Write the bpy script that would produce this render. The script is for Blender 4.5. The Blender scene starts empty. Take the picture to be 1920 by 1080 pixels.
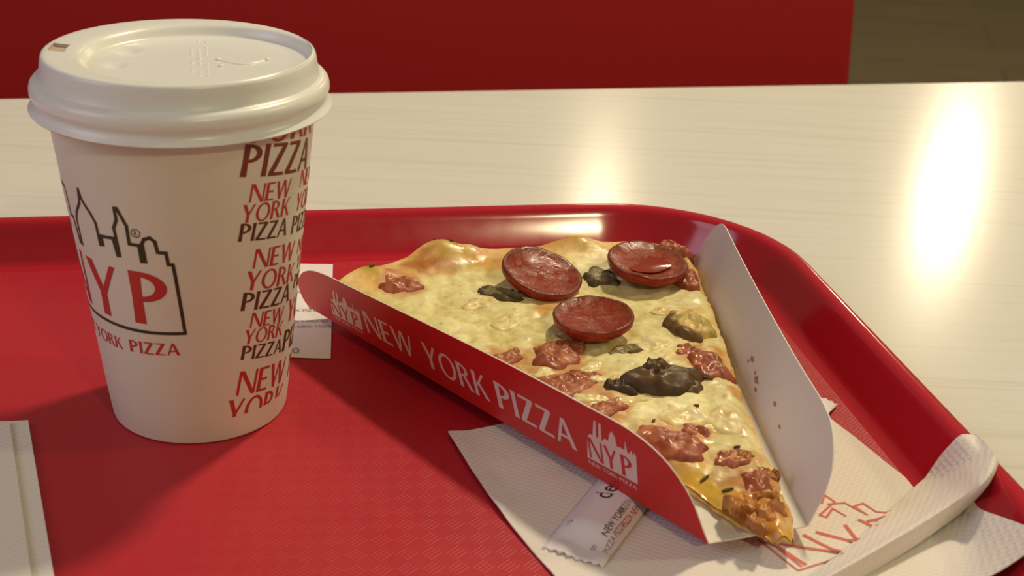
import bpy, bmesh, math, random
from mathutils import Vector, Matrix, noise

# ------------------------------------------------------------------ camera, world, lights, exposure
scene = bpy.context.scene
C = scene.collection
F_PX = 2513.0
cam_d = bpy.data.cameras.new('camera')
cam_d.sensor_width = 36.0
cam_d.lens = F_PX / 1920.0 * 36.0
cam_d.clip_start = 0.02
cam_d.dof.use_dof = True
cam_d.dof.focus_distance = 0.50
cam_d.dof.aperture_fstop = 20.0
cam = bpy.data.objects.new('camera', cam_d)
C.objects.link(cam)
cam_R = Vector((0.99885541, 0.01962513, 0.04362023))
cam_U = Vector((-0.04783169, 0.4098259, 0.91090881))
cam_F = Vector((0.0, 0.91195262, -0.41029552))
m = Matrix((cam_R, cam_U, -cam_F)).transposed().to_4x4()
m.translation = (0.0, 0.0, 0.2349)
cam.matrix_world = m
scene.camera = cam

world = bpy.data.worlds.new('room_ambience')
scene.world = world
world.use_nodes = True
bg = world.node_tree.nodes['Background']
bg.inputs[0].default_value = (1.0, 0.84, 0.62, 1)
bg.inputs[1].default_value = 0.16

def point_lamp(name, loc, watts, color, radius):
    d = bpy.data.lights.new(name, 'POINT')
    d.energy = watts; d.color = color; d.shadow_soft_size = radius
    o = bpy.data.objects.new(name, d); C.objects.link(o); o.location = loc
    return o
WARM = (1.0, 0.84, 0.56)
point_lamp('key_lamp', (0.58, 1.32, 1.68), 106, WARM, 0.09)
point_lamp('far_right_lamp', (1.567, 4.617, 1.402), 26, WARM, 0.06)
point_lamp('far_middle_lamp', (0.285, 4.329, 1.448), 9, WARM, 0.06)
point_lamp('right_lamp', (2.4, 0.75, 1.65), 50, WARM, 0.12)
point_lamp('lamp_behind_viewer', (1.12, -1.68, 1.75), 58, (1.0, 0.86, 0.50), 0.10)
def area_lamp(name, loc, target, watts, color, size):
    d = bpy.data.lights.new(name, 'AREA')
    d.energy = watts; d.color = color; d.size = size
    o = bpy.data.objects.new(name, d); C.objects.link(o); o.location = loc
    o.rotation_euler = (Vector(target) - Vector(loc)).to_track_quat('-Z', 'Y').to_euler()
    return o
area_lamp('cool_fill_left', (-2.6, -0.6, 1.7), (0, 0.4, 0), 24, (0.86, 0.76, 1.0), 1.6)  # unseen soft fill, added to cool the left side and the shadows

scene.view_settings.view_transform = 'Standard'
scene.view_settings.look = 'None'
scene.view_settings.gamma = 1.0
scene.view_settings.use_curve_mapping = False
scene.view_settings.exposure = 0.0

# ------------------------------------------------------------------ helpers
MM = 0.001
def mm(p): return Vector((p[0]*MM, p[1]*MM, p[2]*MM))

def thing(name, label, cat, loc=(0, 0, 0), group=None):
    o = bpy.data.objects.new(name, None); C.objects.link(o)
    o.location = loc; o.empty_display_size = 0.02
    o['label'] = label; o['category'] = cat
    if group: o['group'] = group
    return o

def tag(o, label, cat, group=None):
    o['label'] = label; o['category'] = cat
    if group: o['group'] = group
    return o

def root_loc(o):
    v = Vector((0, 0, 0))
    while o is not None:
        v += o.location; o = o.parent
    return v

def link(name, me, mats, parent=None, smooth=True, at=None):
    """vertices are in world metres; the object is placed at `at` (default: mesh centre base)"""
    o = bpy.data.objects.new(name, me); C.objects.link(o)
    for mt in (mats if isinstance(mats, (list, tuple)) else [mats]): me.materials.append(mt)
    if at is None:
        xs = [v.co for v in me.vertices]
        at = Vector((sum(v.x for v in xs)/len(xs), sum(v.y for v in xs)/len(xs), min(v.z for v in xs)))
    at = Vector(at)
    me.transform(Matrix.Translation(-at))
    if parent is not None:
        o.parent = parent
        o.location = at - root_loc(parent)
    else:
        o.location = at
    for p in me.polygons: p.use_smooth = smooth
    return o

def mesh_obj(name, verts, faces, mats, parent=None, smooth=True, at=None, idx=None):
    me = bpy.data.meshes.new(name)
    me.from_pydata([tuple(v) for v in verts], [], faces)
    o = link(name, me, mats, parent, smooth, at)
    if idx:
        for p, i in zip(me.polygons, idx): p.material_index = i
    me.update()
    return o

def bm_obj(name, bm, mats, parent=None, smooth=True, at=None):
    me = bpy.data.meshes.new(name)
    bm.to_mesh(me); bm.free()
    return link(name, me, mats, parent, smooth, at)

def autosmooth(o, ang=35):
    me = o.data
    bm = bmesh.new(); bm.from_mesh(me)
    for e in bm.edges:
        if len(e.link_faces) == 2 and e.calc_face_angle(0) > math.radians(ang): e.smooth = False
    bm.to_mesh(me); bm.free()

def loft(rings, close_u=True, cap0=False, cap1=False):
    n = len(rings[0]); V = [v for r in rings for v in r]; Fc = []
    for j in range(len(rings)-1):
        for i in range(n if close_u else n-1):
            a = j*n+i; b = j*n+(i+1) % n
            Fc.append((a, b, b+n, a+n))
    if cap0: Fc.append(tuple(reversed(range(n))))
    if cap1: Fc.append(tuple(range((len(rings)-1)*n, len(rings)*n)))
    return V, Fc

def box_bm(lo, hi, bevel=0.0, segs=2, M=None):
    bm = bmesh.new()
    bmesh.ops.create_cube(bm, size=1.0)
    for v in bm.verts:
        v.co = Vector((lo[k] + (v.co[k]+0.5)*(hi[k]-lo[k]) for k in range(3)))
    if bevel: bmesh.ops.bevel(bm, geom=bm.edges[:], offset=bevel, segments=segs, profile=0.5, affect='EDGES')
    if M is not None: bmesh.ops.transform(bm, matrix=M, verts=bm.verts)
    return bm

def interp(pts, t):
    """pts list of vectors, arc-length parametrised, t in 0..1"""
    L = [0.0]
    for a, b in zip(pts, pts[1:]): L.append(L[-1] + (Vector(b)-Vector(a)).length)
    d = t*L[-1]
    for k in range(len(pts)-1):
        if d <= L[k+1] + 1e-9 or k == len(pts)-2:
            f = (d-L[k])/max(1e-9, L[k+1]-L[k])
            return Vector(pts[k]).lerp(Vector(pts[k+1]), min(max(f, 0), 1))

def smooth_poly(pts, n, closed=False):
    """Catmull-Rom resample"""
    P = [Vector(p) for p in pts]; out = []
    N = len(P)
    segs = N if closed else N-1
    for k in range(segs):
        p0 = P[(k-1) % N] if closed or k > 0 else P[0]
        p1 = P[k]; p2 = P[(k+1) % N]
        p3 = P[(k+2) % N] if closed or k+2 < N else P[-1]
        for i in range(n):
            t = i/n
            out.append(0.5*((2*p1) + (p2-p0)*t + (2*p0-5*p1+4*p2-p3)*t*t + (3*p1-p0-3*p2+p3)*t**3))
    if not closed: out.append(P[-1])
    return out

# ------------------------------------------------------------------ materials
def new_mat(name, color, rough=0.5, spec=0.5, **kw):
    mt = bpy.data.materials.new(name); mt.use_nodes = True
    b = mt.node_tree.nodes['Principled BSDF']
    b.inputs['Base Color'].default_value = (*color, 1)
    b.inputs['Roughness'].default_value = rough
    b.inputs['Specular IOR Level'].default_value = spec
    for k, v in kw.items(): b.inputs[k.replace('_', ' ')].default_value = v
    return mt

class NB:
    def __init__(s, mt):
        s.t = mt.node_tree; s.n = s.t.nodes; s.l = s.t.links; s.b = s.n['Principled BSDF']
    def node(s, typ, inp=None, **props):
        nd = s.n.new(typ)
        for k, v in props.items(): setattr(nd, k, v)
        for k, v in (inp or {}).items():
            if isinstance(v, bpy.types.NodeSocket): s.l.new(v, nd.inputs[k])
            else: nd.inputs[k].default_value = v
        return nd
    def math(s, op, a, b=0.0, c=0.0):
        return s.node('ShaderNodeMath', {0: a, 1: b, 2: c}, operation=op).outputs[0]
    def coords(s, scale=(1, 1, 1), rot=(0, 0, 0), kind='Object'):
        tc = s.node('ShaderNodeTexCoord')
        return s.node('ShaderNodeMapping', {'Vector': tc.outputs[kind], 'Scale': scale, 'Rotation': rot}).outputs[0]
    def noise(s, vec, scale, detail=3, rough=0.5):
        return s.node('ShaderNodeTexNoise', {'Vector': vec, 'Scale': scale, 'Detail': detail, 'Roughness': rough})
    def ramp(s, fac, stops):
        r = s.node('ShaderNodeValToRGB', {0: fac})
        e = r.color_ramp.elements
        while len(e) < len(stops): e.new(0.5)
        for el, (p, c) in zip(e, stops):
            el.position = p; el.color = (*c, 1) if len(c) == 3 else c
        return r.outputs[0]
    def mix(s, fac, a, b, mode='MIX'):
        nd = s.node('ShaderNodeMix', data_type='RGBA', blend_type=mode)
        for sock, v in ((nd.inputs[0], fac), (nd.inputs[6], a), (nd.inputs[7], b)):
            if isinstance(v, bpy.types.NodeSocket): s.l.new(v, sock)
            else: sock.default_value = v if not isinstance(v, tuple) or len(v) == 4 else (*v, 1)
        return nd.outputs[2]
    def color(s, sock): s.l.new(sock, s.b.inputs['Base Color'])
    def rough(s, sock): s.l.new(sock, s.b.inputs['Roughness'])
    def bump(s, h, strength=0.5, dist=0.0005):
        b = s.node('ShaderNodeBump', {'Height': h, 'Strength': strength, 'Distance': dist})
        s.l.new(b.outputs[0], s.b.inputs['Normal'])

# table laminate: cream with faint long grain
M_table = new_mat('cream_laminate', (0.80, 0.74, 0.62), 0.30, 0.5)
nb = NB(M_table)
v = nb.coords((1.2, 60, 1))
g = nb.noise(v, 3.0, 5, 0.6)
col = nb.ramp(g.outputs[0], [(0.30, (0.60, 0.575, 0.51)), (0.45, (0.675, 0.655, 0.60)), (0.7, (0.70, 0.68, 0.625))])
nb.color(col)
nb.rough(nb.ramp(g.outputs[0], [(0.3, (0.21,)*3), (0.7, (0.185,)*3)]))
M_edge = new_mat('table_edge_band', (0.62, 0.57, 0.47), 0.4)
M_metal = new_mat('brushed_steel', (0.55, 0.55, 0.55), 0.35, Metallic=1.0)

# tray plastic
TRAY_RED = (0.42, 0.012, 0.024)
M_tray = new_mat('red_tray_plastic', TRAY_RED, 0.24, 0.5)
nb = NB(M_tray)
n1 = nb.noise(nb.coords((40, 40, 40)), 2.0, 4)
nb.rough(nb.ramp(n1.outputs[0], [(0.3, (0.11,)*3), (0.7, (0.15,)*3)]))
M_trayf = new_mat('red_tray_weave', TRAY_RED, 0.42, 0.5)
nb = NB(M_trayf)
vec = nb.coords((1, 1, 1), (0, 0, math.radians(38)))
CELL = 0.0052
chk = nb.node('ShaderNodeTexChecker', {'Vector': vec, 'Scale': 1/CELL, 'Color1': (1, 1, 1, 1), 'Color2': (0, 0, 0, 1)}).outputs[1]
wk = dict(wave_type='BANDS')
W = 0.314/(CELL/4.0)
wx = nb.node('ShaderNodeTexWave', {'Vector': vec, 'Scale': W, 'Distortion': 0.0}, wave_type='BANDS', bands_direction='X').outputs[1]
wy = nb.node('ShaderNodeTexWave', {'Vector': vec, 'Scale': W, 'Distortion': 0.0}, wave_type='BANDS', bands_direction='Y').outputs[1]
inv = nb.math('SUBTRACT', 1.0, chk)
hgt = nb.math('ADD', nb.math('MULTIPLY', wx, chk), nb.math('MULTIPLY', wy, inv))
fine = nb.noise(nb.coords((1, 1, 1)), 900, 2).outputs[0]
nb.bump(nb.math('ADD', hgt, nb.math('MULTIPLY', fine, 0.8)), 0.22, 0.00025)
nb.rough(nb.ramp(nb.noise(nb.coords((9, 9, 9)), 2.0, 3).outputs[0], [(0.3, (0.36,)*3), (0.7, (0.48,)*3)]))

M_bench = new_mat('red_vinyl', (0.285, 0.005, 0.006), 0.6, 0.2)
nb = NB(M_bench); nb.bump(nb.noise(nb.coords((1, 1, 1)), 350, 3).outputs[0], 0.3, 0.0006)
M_dark = new_mat('dark_base', (0.03, 0.025, 0.022), 0.6)
M_floor = new_mat('brown_floor', (0.2, 0.14, 0.08), 0.45)
nb = NB(M_floor)
vv = nb.coords((1, 1, 1), (0, 0, math.radians(12)))
br = nb.node('ShaderNodeTexBrick', {'Vector': vv, 'Color1': (0.165, 0.125, 0.06, 1), 'Color2': (0.14, 0.105, 0.05, 1),
     'Mortar': (0.10, 0.075, 0.036, 1), 'Scale': 1.0, 'Mortar Size': 0.006, 'Brick Width': 1.2, 'Row Height': 0.3})
nn = nb.noise(nb.coords((1.5, 12, 1), (0, 0, math.radians(12))), 2.0, 4)
nb.color(nb.mix(0.35, br.outputs[0], nb.ramp(nn.outputs[0], [(0.3, (0.11, 0.085, 0.04)), (0.7, (0.18, 0.14, 0.068))])))

M_cup = new_mat('coated_paper', (0.70, 0.685, 0.585), 0.48, 0.35)
nb = NB(M_cup); nb.bump(nb.noise(nb.coords((1, 1, 1)), 1500, 2).outputs[0], 0.12, 0.0001)
M_lid = new_mat('white_lid_plastic', (0.76, 0.77, 0.74), 0.30, 0.5)
M_red_ink = new_mat('red_ink', (0.50, 0.035, 0.03), 0.5, 0.3)
M_brown_ink = new_mat('dark_brown_ink', (0.12, 0.034, 0.018), 0.5, 0.3)
M_line_ink = new_mat('olive_black_ink', (0.05, 0.035, 0.015), 0.5, 0.3)
M_black_ink = new_mat('black_ink', (0.03, 0.03, 0.03), 0.6, 0.3)
M_grey_ink = new_mat('grey_ink', (0.30, 0.25, 0.25), 0.6, 0.3)
M_box_red = new_mat('red_printed_card', (0.56, 0.018, 0.018), 0.42, 0.4)
M_box_white = new_mat('white_card', (0.74, 0.70, 0.66), 0.5, 0.4)
M_box_print = new_mat('white_print', (0.72, 0.62, 0.56), 0.45, 0.4)
M_stain = new_mat('sauce_stain', (0.42, 0.22, 0.13), 0.45, 0.4)

M_nap = new_mat('embossed_tissue', (0.74, 0.70, 0.64), 0.85, 0.15)
nb = NB(M_nap)
vo = nb.coords((1, 1, 1), (0, 0, math.radians(25)))
v1 = nb.node('ShaderNodeTexVoronoi', {'Vector': vo, 'Scale': 520, 'Randomness': 0.0}).outputs[0]
v2 = nb.noise(nb.coords((1, 1, 1)), 1800, 2).outputs[0]
nb.bump(nb.math('ADD', v1, nb.math('MULTIPLY', v2, 0.35)), 0.7, 0.00045)
M_nap_ink = new_mat('red_napkin_ink', (0.62, 0.17, 0.13), 0.85, 0.15)
M_sachet = new_mat('sachet_paper', (0.76, 0.73, 0.74), 0.45, 0.4)
M_slip = new_mat('slip_paper', (0.76, 0.72, 0.71), 0.6, 0.3)

# ------------------------------------------------------------------ letters (flared humanist capitals drawn as polygons)
def arc(cx, cy, rx, ry, a0, a1, n):
    return [(cx+rx*math.cos(math.radians(a0+(a1-a0)*i/n)), cy+ry*math.sin(math.radians(a0+(a1-a0)*i/n))) for i in range(n+1)]
def band(outer, inner):
    return [[outer[i], outer[i+1], inner[i+1], inner[i]] for i in range(len(outer)-1)]
SW = 0.165
def stem(x, w=SW): return [(x-.014, 0), (x+w+.014, 0), (x+w, .5), (x+w+.014, 1), (x-.014, 1), (x, .5)]
GLYPH = {
 'I': (SW, [stem(0)]),
 'N': (0.80, [[(0, 0), (.11, 0), (.11, .84), (0, 1)], [(0, 1), (.20, 1), (.80, 0), (.63, 0)], [(.69, .16), (.80, 0), (.80, 1), (.69, 1)]]),
 'E': (0.52, [stem(0), [(SW, .895), (.50, .905), (.50, 1), (SW, 1)], [(SW, .455), (.45, .45), (.45, .555), (SW, .55)], [(SW, 0), (.52, 0), (.52, .10), (SW, .105)]]),
 'W': (1.10, [[(0, 1), (.18, 1), (.40, 0), (.26, 0)], [(.26, 0), (.365, 0), (.59, 1), (.49, 1)], [(.49, 1), (.66, 1), (.88, 0), (.74, 0)], [(.77, 0), (.88, 0), (1.10, 1), (1.0, 1)]]),
 'Y': (0.74, [[(0, 1), (.20, 1), (.455, .42), (.285, .42)], [(.62, 1), (.74, 1), (.455, .42), (.38, .52)], [(.275, 0), (.46, 0), (.455, .42), (.285, .42)]]),
 'O': (0.92, band(arc(.46, .5, .46, .52, 0, 360, 28), arc(.46, .5, .295, .42, 0, 360, 28))),
 'P': (0.60, [stem(0, .18)] + band(arc(.16, .715, .44, .285, 90, -90, 14), arc(.16, .715, .25, .185, 90, -90, 14))),
 'R': (0.70, [stem(0)] + band(arc(.15, .735, .41, .265, 90, -90, 14), arc(.15, .735, .25, .17, 90, -90, 14)) + [[(.26, .50), (.42, .52), (.73, 0), (.53, 0)]]),
 'K': (0.70, [stem(0), [(SW, .49), (.21, .42), (.64, 1), (.51, 1)], [(.21, .56), (.32, .64), (.73, 0), (.53, 0)]]),
 'Z': (0.62, [[(.03, .895), (.62, .895), (.62, 1), (.03, 1)], [(0, .105), (.21, .105), (.62, .895), (.41, .895)], [(0, 0), (.62, 0), (.62, .105), (0, .105)]]),
 'A': (0.78, [[(0, 0), (.11, 0), (.385, .88), (.31, 1)], [(.31, 1), (.46, 1), (.78, 0), (.59, 0)], [(.17, .28), (.52, .28), (.49, .385), (.20, .385)]]),
 ' ': (0.20, []),
}
def word_polys(text, gap=0.11):
    x = 0.0; out = []
    for ch in text:
        adv, polys = GLYPH[ch]
        for p in polys: out.append([(x+a, b) for a, b in p])
        x += adv + gap
    W = x - gap
    return W, [[(a/W, b) for a, b in p] for p in out]

def clip_below(poly, f):
    """keep the part of a polygon where f(p) >= 0"""
    out = []
    for i in range(len(poly)):
        a, b = poly[i], poly[(i+1) % len(poly)]
        fa, fb = f(a), f(b)
        if fa >= 0: out.append(a)
        if (fa >= 0) != (fb >= 0):
            t = fa/(fa-fb); out.append((a[0]+(b[0]-a[0])*t, a[1]+(b[1]-a[1])*t))
    return out

def polys_to_bm(polys, mapf, cuts=0, eps=1.5e-6):
    """polygons in surface coordinates -> bmesh mapped onto a surface; mapf(a, b, lift)"""
    bm = bmesh.new()
    lay = bm.verts.layers.float.new('lift')
    for k, p in enumerate(polys):
        if len(p) < 3: continue
        vs = [bm.verts.new((a, b, 0)) for a, b in p]
        for q in vs: q[lay] = (k % 12)*eps
        try: bm.faces.new(vs)
        except ValueError: pass
    if cuts:
        bmesh.ops.triangulate(bm, faces=bm.faces[:])
        bmesh.ops.subdivide_edges(bm, edges=bm.edges[:], cuts=cuts, use_grid_fill=True)
    for v in bm.verts:
        v.co = mapf(v.co.x, v.co.y, v[lay])
    return bm

def ribbon(pts, w, closed=False):
    """polyline -> quads of width w with square joints (2-D)"""
    out = []
    P = [Vector(p) for p in pts]
    for a, b in zip(P, P[1:] + ([P[0]] if closed else [])):
        d = b-a
        if d.length < 1e-9: continue
        d.normalize(); n = Vector((-d.y, d.x))*w/2; e = d*w*0.42
        out.append([tuple(a-e-n), tuple(b+e-n), tuple(b+e+n), tuple(a-e+n)])
    return out

def affine_word(text, o, ex, ey, gap=0.11):
    W, polys = word_polys(text, gap)
    return [[(o[0]+a*ex[0]+b*ey[0], o[1]+a*ex[1]+b*ey[1]) for a, b in p] for p in polys]

_font_cache = {}
def font_bm(text, size):
    """built-in sans text as a flat bmesh, origin left baseline, metres"""
    cu = bpy.data.curves.new('t', 'FONT'); cu.body = text; cu.size = size
    o = bpy.data.objects.new('t', cu); C.objects.link(o)
    dg = bpy.context.evaluated_depsgraph_get(); dg.update()
    me = bpy.data.meshes.new_from_object(o.evaluated_get(dg))
    bm = bmesh.new(); bm.from_mesh(me)
    bpy.data.objects.remove(o); bpy.data.curves.remove(cu); bpy.data.meshes.remove(me)
    return bm

# ------------------------------------------------------------------ setting: floor, bench, table
TROT = math.radians(13.3)
Tm = Matrix.Translation((-0.1063, 0.8165, 0)) @ Matrix.Rotation(TROT, 4, 'Z')   # table frame, origin on its far edge, -Y towards the viewer
fl = bm_obj('floor', box_bm((-6, -3, -0.80), (6, 9, -0.745)), M_floor, None, False)
fl['kind'] = 'structure'
wl = bm_obj('wall_back', box_bm((-6, 9.0, -0.80), (6, 9.1, 2.2)), new_mat('wall_paint', (0.5, 0.42, 0.3), 0.8), None, False)
wl['kind'] = 'structure'

TZ = -0.003
table = thing('dining_table', 'cream laminate table top with faint grain under the red tray', 'table', (Tm @ Vector((0.1, -0.35, -0.745))))
bm = box_bm((-0.75, -0.72, TZ-0.028), (0.95, 0.0, TZ), 0.002, 2, Tm)
top = bm_obj('table_top', bm, M_table, table, False)
bm = box_bm((-0.754, -0.724, TZ-0.0265), (0.954, 0.0015, TZ-0.003), 0.001, 1, Tm)
o = bm_obj('edge_band', bm, M_edge, table)
autosmooth(o)
for sx in (-0.45, 0.65):
    V, Fc = [], []
    rings = []
    prof = [(0.22, -0.745), (0.22, -0.735), (0.05, -0.722), (0.035, -0.70), (0.035, -0.07), (0.05, -0.06), (0.16, -0.045), (0.16, TZ-0.028)]
    for r, z in prof:
        rings.append([Tm @ Vector((sx+r*math.cos(a*math.tau/32), -0.36+r*math.sin(a*math.tau/32), z)) for a in range(32)])
    V, Fc = loft(rings, True, True, True)
    o = mesh_obj('pedestal_leg', V, Fc, M_metal, table); autosmooth(o)

bench = thing('bench_seat', 'dark red vinyl bench with tall backrest beyond the far table edge', 'bench', Tm @ Vector((0, 0.5, -0.745)))
# backrest: rounded slab, leaning away from the table
BM = Tm @ Matrix.Translation((0, 0.335, -0.28)) @ Matrix.Rotation(math.radians(-9), 4, 'X')
BX1 = 0.5325
o = bm_obj('backrest', box_bm((-1.1, 0, -0.10), (BX1, 0.12, 0.37), 0.022, 4, BM), M_bench, bench); autosmooth(o, 50)
o = bm_obj('seat', box_bm((-1.1, 0.02, -0.40), (BX1, 0.46, -0.28), 0.03, 4, Tm), M_bench, bench); autosmooth(o, 50)
o = bm_obj('plinth', box_bm((-1.08, 0.10, -0.745), (BX1-0.02, 0.44, -0.40), 0.004, 1, Tm), M_dark, bench, False)

# ------------------------------------------------------------------ tray
AR = math.radians(11.5)
tu = Vector((math.cos(AR), math.sin(AR), 0)); tv = Vector((-math.sin(AR), math.cos(AR), 0))
def tray_pt(u, v, z): return tu*(u*MM) + tv*(v*MM) + Vector((0, 0, z*MM))
UR, UL, VB, VN, RC = 227.0, -213.0, 565.0, 235.0, 76.0
def rrect(inset, z, seg=14):
    r = RC-inset; pts = []
    for cu_, cv_, a0 in ((UR-RC, VB-RC, 0), (UL+RC, VB-RC, 90), (UL+RC, VN+RC, 180), (UR-RC, VN+RC, 270)):
        for i in range(seg+1):
            a = math.radians(a0+90*i/seg)
            pts.append(tray_pt(cu_+r*math.cos(a), cv_+r*math.sin(a), z))
    return pts
prof = [(30, 0), (19.5, 0), (17.0, 0.35), (15.2, 1.4), (13.8, 3.2), (8.4, 13.8), (7.2, 16.2), (6.2, 17.4), (5.0, 18.0), (2.0, 18.0), (0.9, 17.6), (0.2, 16.8),
        (0.0, 15.9), (0.5, 15.2), (2.0, 15.2), (6.0, 14.4), (10.8, 4.0), (15.5, -2.6), (19, -3.0), (30, -3.0)]
rings = [rrect(i, z) for i, z in prof]
n = len(rings[0])
V, Fc = loft(rings, True)
idx = [1 if k < n else 0 for k in range(len(Fc))]
Fc.append(tuple(range(n))); idx.append(1)
Fc.append(tuple(reversed(range((len(rings)-1)*n, len(rings)*n)))); idx.append(0)
tray = mesh_obj('serving_tray', V, Fc, [M_tray, M_trayf], None, True, tray_pt(0, 400, -3), idx)
tag(tray, 'red plastic serving tray with woven textured floor and raised rim', 'tray')
autosmooth(tray, 40)

# ------------------------------------------------------------------ paper cup
CX, CY = -0.1076, 0.4125
RB, KZ = 0.0298, (0.0419-0.0298)/0.1093
cup = thing('paper_cup', 'tall white paper coffee cup with plastic lid and red and brown print', 'cup', (CX, CY, 0))
def lathe(prof, seg=96, off=None, ax=(CX, CY)):
    rings = []
    for k, (r, z) in enumerate(prof):
        ox, oy = off[k] if off else (0, 0)
        rings.append([Vector((ax[0]+ox+r*math.cos(math.tau*i/seg), ax[1]+oy+r*math.sin(math.tau*i/seg), z)) for i in range(seg)])
    return rings
prof = [(0.0275, 0.006), (0.0282, 0.0006), (0.0288, 0.0001), (0.0296, 0.0004), (RB, 0.0012)]
for k in range(1, 13):
    z = 0.0012 + (0.1115-0.0012)*k/12
    prof.append((RB+KZ*z, z))
prof += [(0.0412, 0.1118), (0.0403, 0.105), (0.034, 0.05), (0.029, 0.0075)]
rings = lathe(prof)
V, Fc = loft(rings, True, True, True)
cup_body = mesh_obj('cup_body', V, Fc, M_cup, cup, True, (CX, CY, 0)); autosmooth(cup_body, 50)
# lid: rings with a recess that sits off centre
lidp = [  # r, z, offset x, offset y
 (0.0424, 0.1090, 0, 0), (0.0468, 0.1088, 0, 0), (0.0471, 0.1092, 0, 0), (0.0467, 0.1097, 0, 0), (0.0458, 0.1105, 0, 0), (0.0452, 0.1116, 0, 0), (0.0452, 0.1124, 0, 0),
 (0.0459, 0.1132, 0, 0), (0.0463, 0.1144, 0, 0), (0.0463, 0.1156, 0, 0), (0.0460, 0.1168, 0, 0), (0.0452, 0.1178, 0, 0), (0.0443, 0.1183, 0, 0), (0.0434, 0.1185, 0, 0), (0.0431, 0.1189, 0, 0),
 (0.0425, 0.1225, 0, 0), (0.04215, 0.1248, 0, 0), (0.0418, 0.1256, 0, 0), (0.0411, 0.1260, 0, 0), (0.0404, 0.1261, 0.0006, 0),
 (0.0392, 0.1260, 0.0022, -0.0004), (0.0380, 0.1259, 0.0036, -0.0007), (0.0369, 0.1258, 0.0047, -0.0009), (0.0362, 0.1255, 0.0052, -0.001), (0.0356, 0.1250, 0.0055, -0.001),
 (0.0350, 0.1240, 0.0057, -0.001), (0.0344, 0.1230, 0.0057, -0.001), (0.0338, 0.1224, 0.0057, -0.001), (0.0330, 0.1222, 0.0057, -0.001)]
for k in range(1, 22): lidp.append((0.0330*(1-k/22.0), 0.1222, 0.0057, -0.001))
SEG = 160
rings = lathe([(a, b) for a, b, c, d in lidp], SEG, [(c, d) for a, b, c, d in lidp])
DIMP = [(-0.1265, 0.4222, 0.0052), (-0.1261, 0.4043, 0.0052)]
for R_ in rings[28:]:
    for q in R_:
        for dx, dy, dr in DIMP:
            d = math.hypot(q.x-dx, q.y-dy)
            if d < dr: q.z -= 0.0018*(0.5+0.5*math.cos(math.pi*d/dr))
V, Fc = loft(rings, True, False, True)
keep, hole = [], []
for k, f in enumerate(Fc):
    rk, ak = k//SEG, k % SEG
    (hole if (rk in (19, 20) and abs((ak+0.5)*360.0/SEG-187.5) < 6.9) else keep).append(f)
lid = mesh_obj('lid', V, keep, M_lid, cup, True, (CX, CY, 0.1088)); autosmooth(lid, 60)
sol = None
# recessed pocket of the drinking hole
bm = bmesh.new()
mp = {}
for f in hole:
    vs = []
    for i in f:
        if i not in mp: mp[i] = bm.verts.new(V[i])
        vs.append(mp[i])
    bm.faces.new(vs)
ret = bmesh.ops.extrude_face_region(bm, geom=bm.faces[:])
top_old = [f for f in bm.faces if all(vv in mp.values() for vv in f.verts)]
for g_ in ret['geom']:
    if isinstance(g_, bmesh.types.BMVert): g_.co.z -= 0.0011
mpv = set(mp.values())
bmesh.ops.delete(bm, geom=[f for f in bm.faces if all(vv in mpv for vv in f.verts)], context='FACES_ONLY')
bmesh.ops.recalc_face_normals(bm, faces=bm.faces[:])
bmesh.ops.reverse_faces(bm, faces=bm.faces[:])
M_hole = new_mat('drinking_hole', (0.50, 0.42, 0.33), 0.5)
bm_obj('drinking_hole', bm, M_hole, lid, False)
# embossed marks on the recess floor
def dome_bm(c, r, h, seg=12):
    rings = []
    for k in range(5):
        a = k/4*math.pi/2
        rings.append([Vector((c[0]+r*math.cos(a)*math.cos(math.tau*i/seg), c[1]+r*math.cos(a)*math.sin(math.tau*i/seg), c[2]+h*math.sin(a))) for i in range(seg)])
    return loft(rings, True)
for c in ((-0.0966, 0.4157), (-0.0941, 0.4083), (-0.0815, 0.4185)):
    V, Fc = dome_bm((c[0], c[1], 0.1221), 0.0011, 0.0009)
    mesh_obj('embossed_dot', V, Fc, M_lid, lid)
pts = smooth_poly([(-0.0955, 0.4150, 0), (-0.0905, 0.4120, 0), (-0.0865, 0.4125, 0), (-0.0822, 0.4175, 0)], 6)
rr = []
for k, q in enumerate(pts):
    d = (pts[min(k+1, len(pts)-1)]-pts[max(k-1, 0)]).normalized(); nn_ = Vector((-d.y, d.x, 0))
    rr.append([q+nn_*0.0005*math.cos(math.pi*i/6)+Vector((0, 0, 0.1221+0.0005*math.sin(math.pi*i/6))) for i in range(7)])
V, Fc = loft(rr, False)
mesh_obj('embossed_arc', V, Fc, M_lid, lid)
random.seed(4)
for row in range(3):
    V, Fc = [], []
    for k in range(13):
        t = k/12.0
        x = -0.1103+0.0100*t + row*0.0024; y = 0.4370-0.0400*t
        w = random.uniform(0.0004, 0.0009)
        if random.random() < 0.2: continue
        v_, f_ = dome_bm((x, y, 0.1221), w, 0.0004, 8)
        b0 = len(V); V += v_; Fc += [tuple(i+b0 for i in ff) for ff in f_]
    mesh_obj('embossed_text_row', V, Fc, M_lid, lid)

def cone_map(th, z, lift):
    """th in degrees, z in mm"""
    r = RB+KZ*z*MM + 0.00009 + lift
    a = math.radians(th)
    return Vector((CX+r*math.cos(a), CY+r*math.sin(a), z*MM))
def rdeg(z): return math.degrees(1.0/((RB+KZ*z*MM)*1000))      # degrees per mm of arc at height z
def cup_print(name, polys, mat, cuts=2):
    bm = polys_to_bm(polys, cone_map, cuts)
    return bm_obj(name, bm, mat, cup_body, False)
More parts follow.
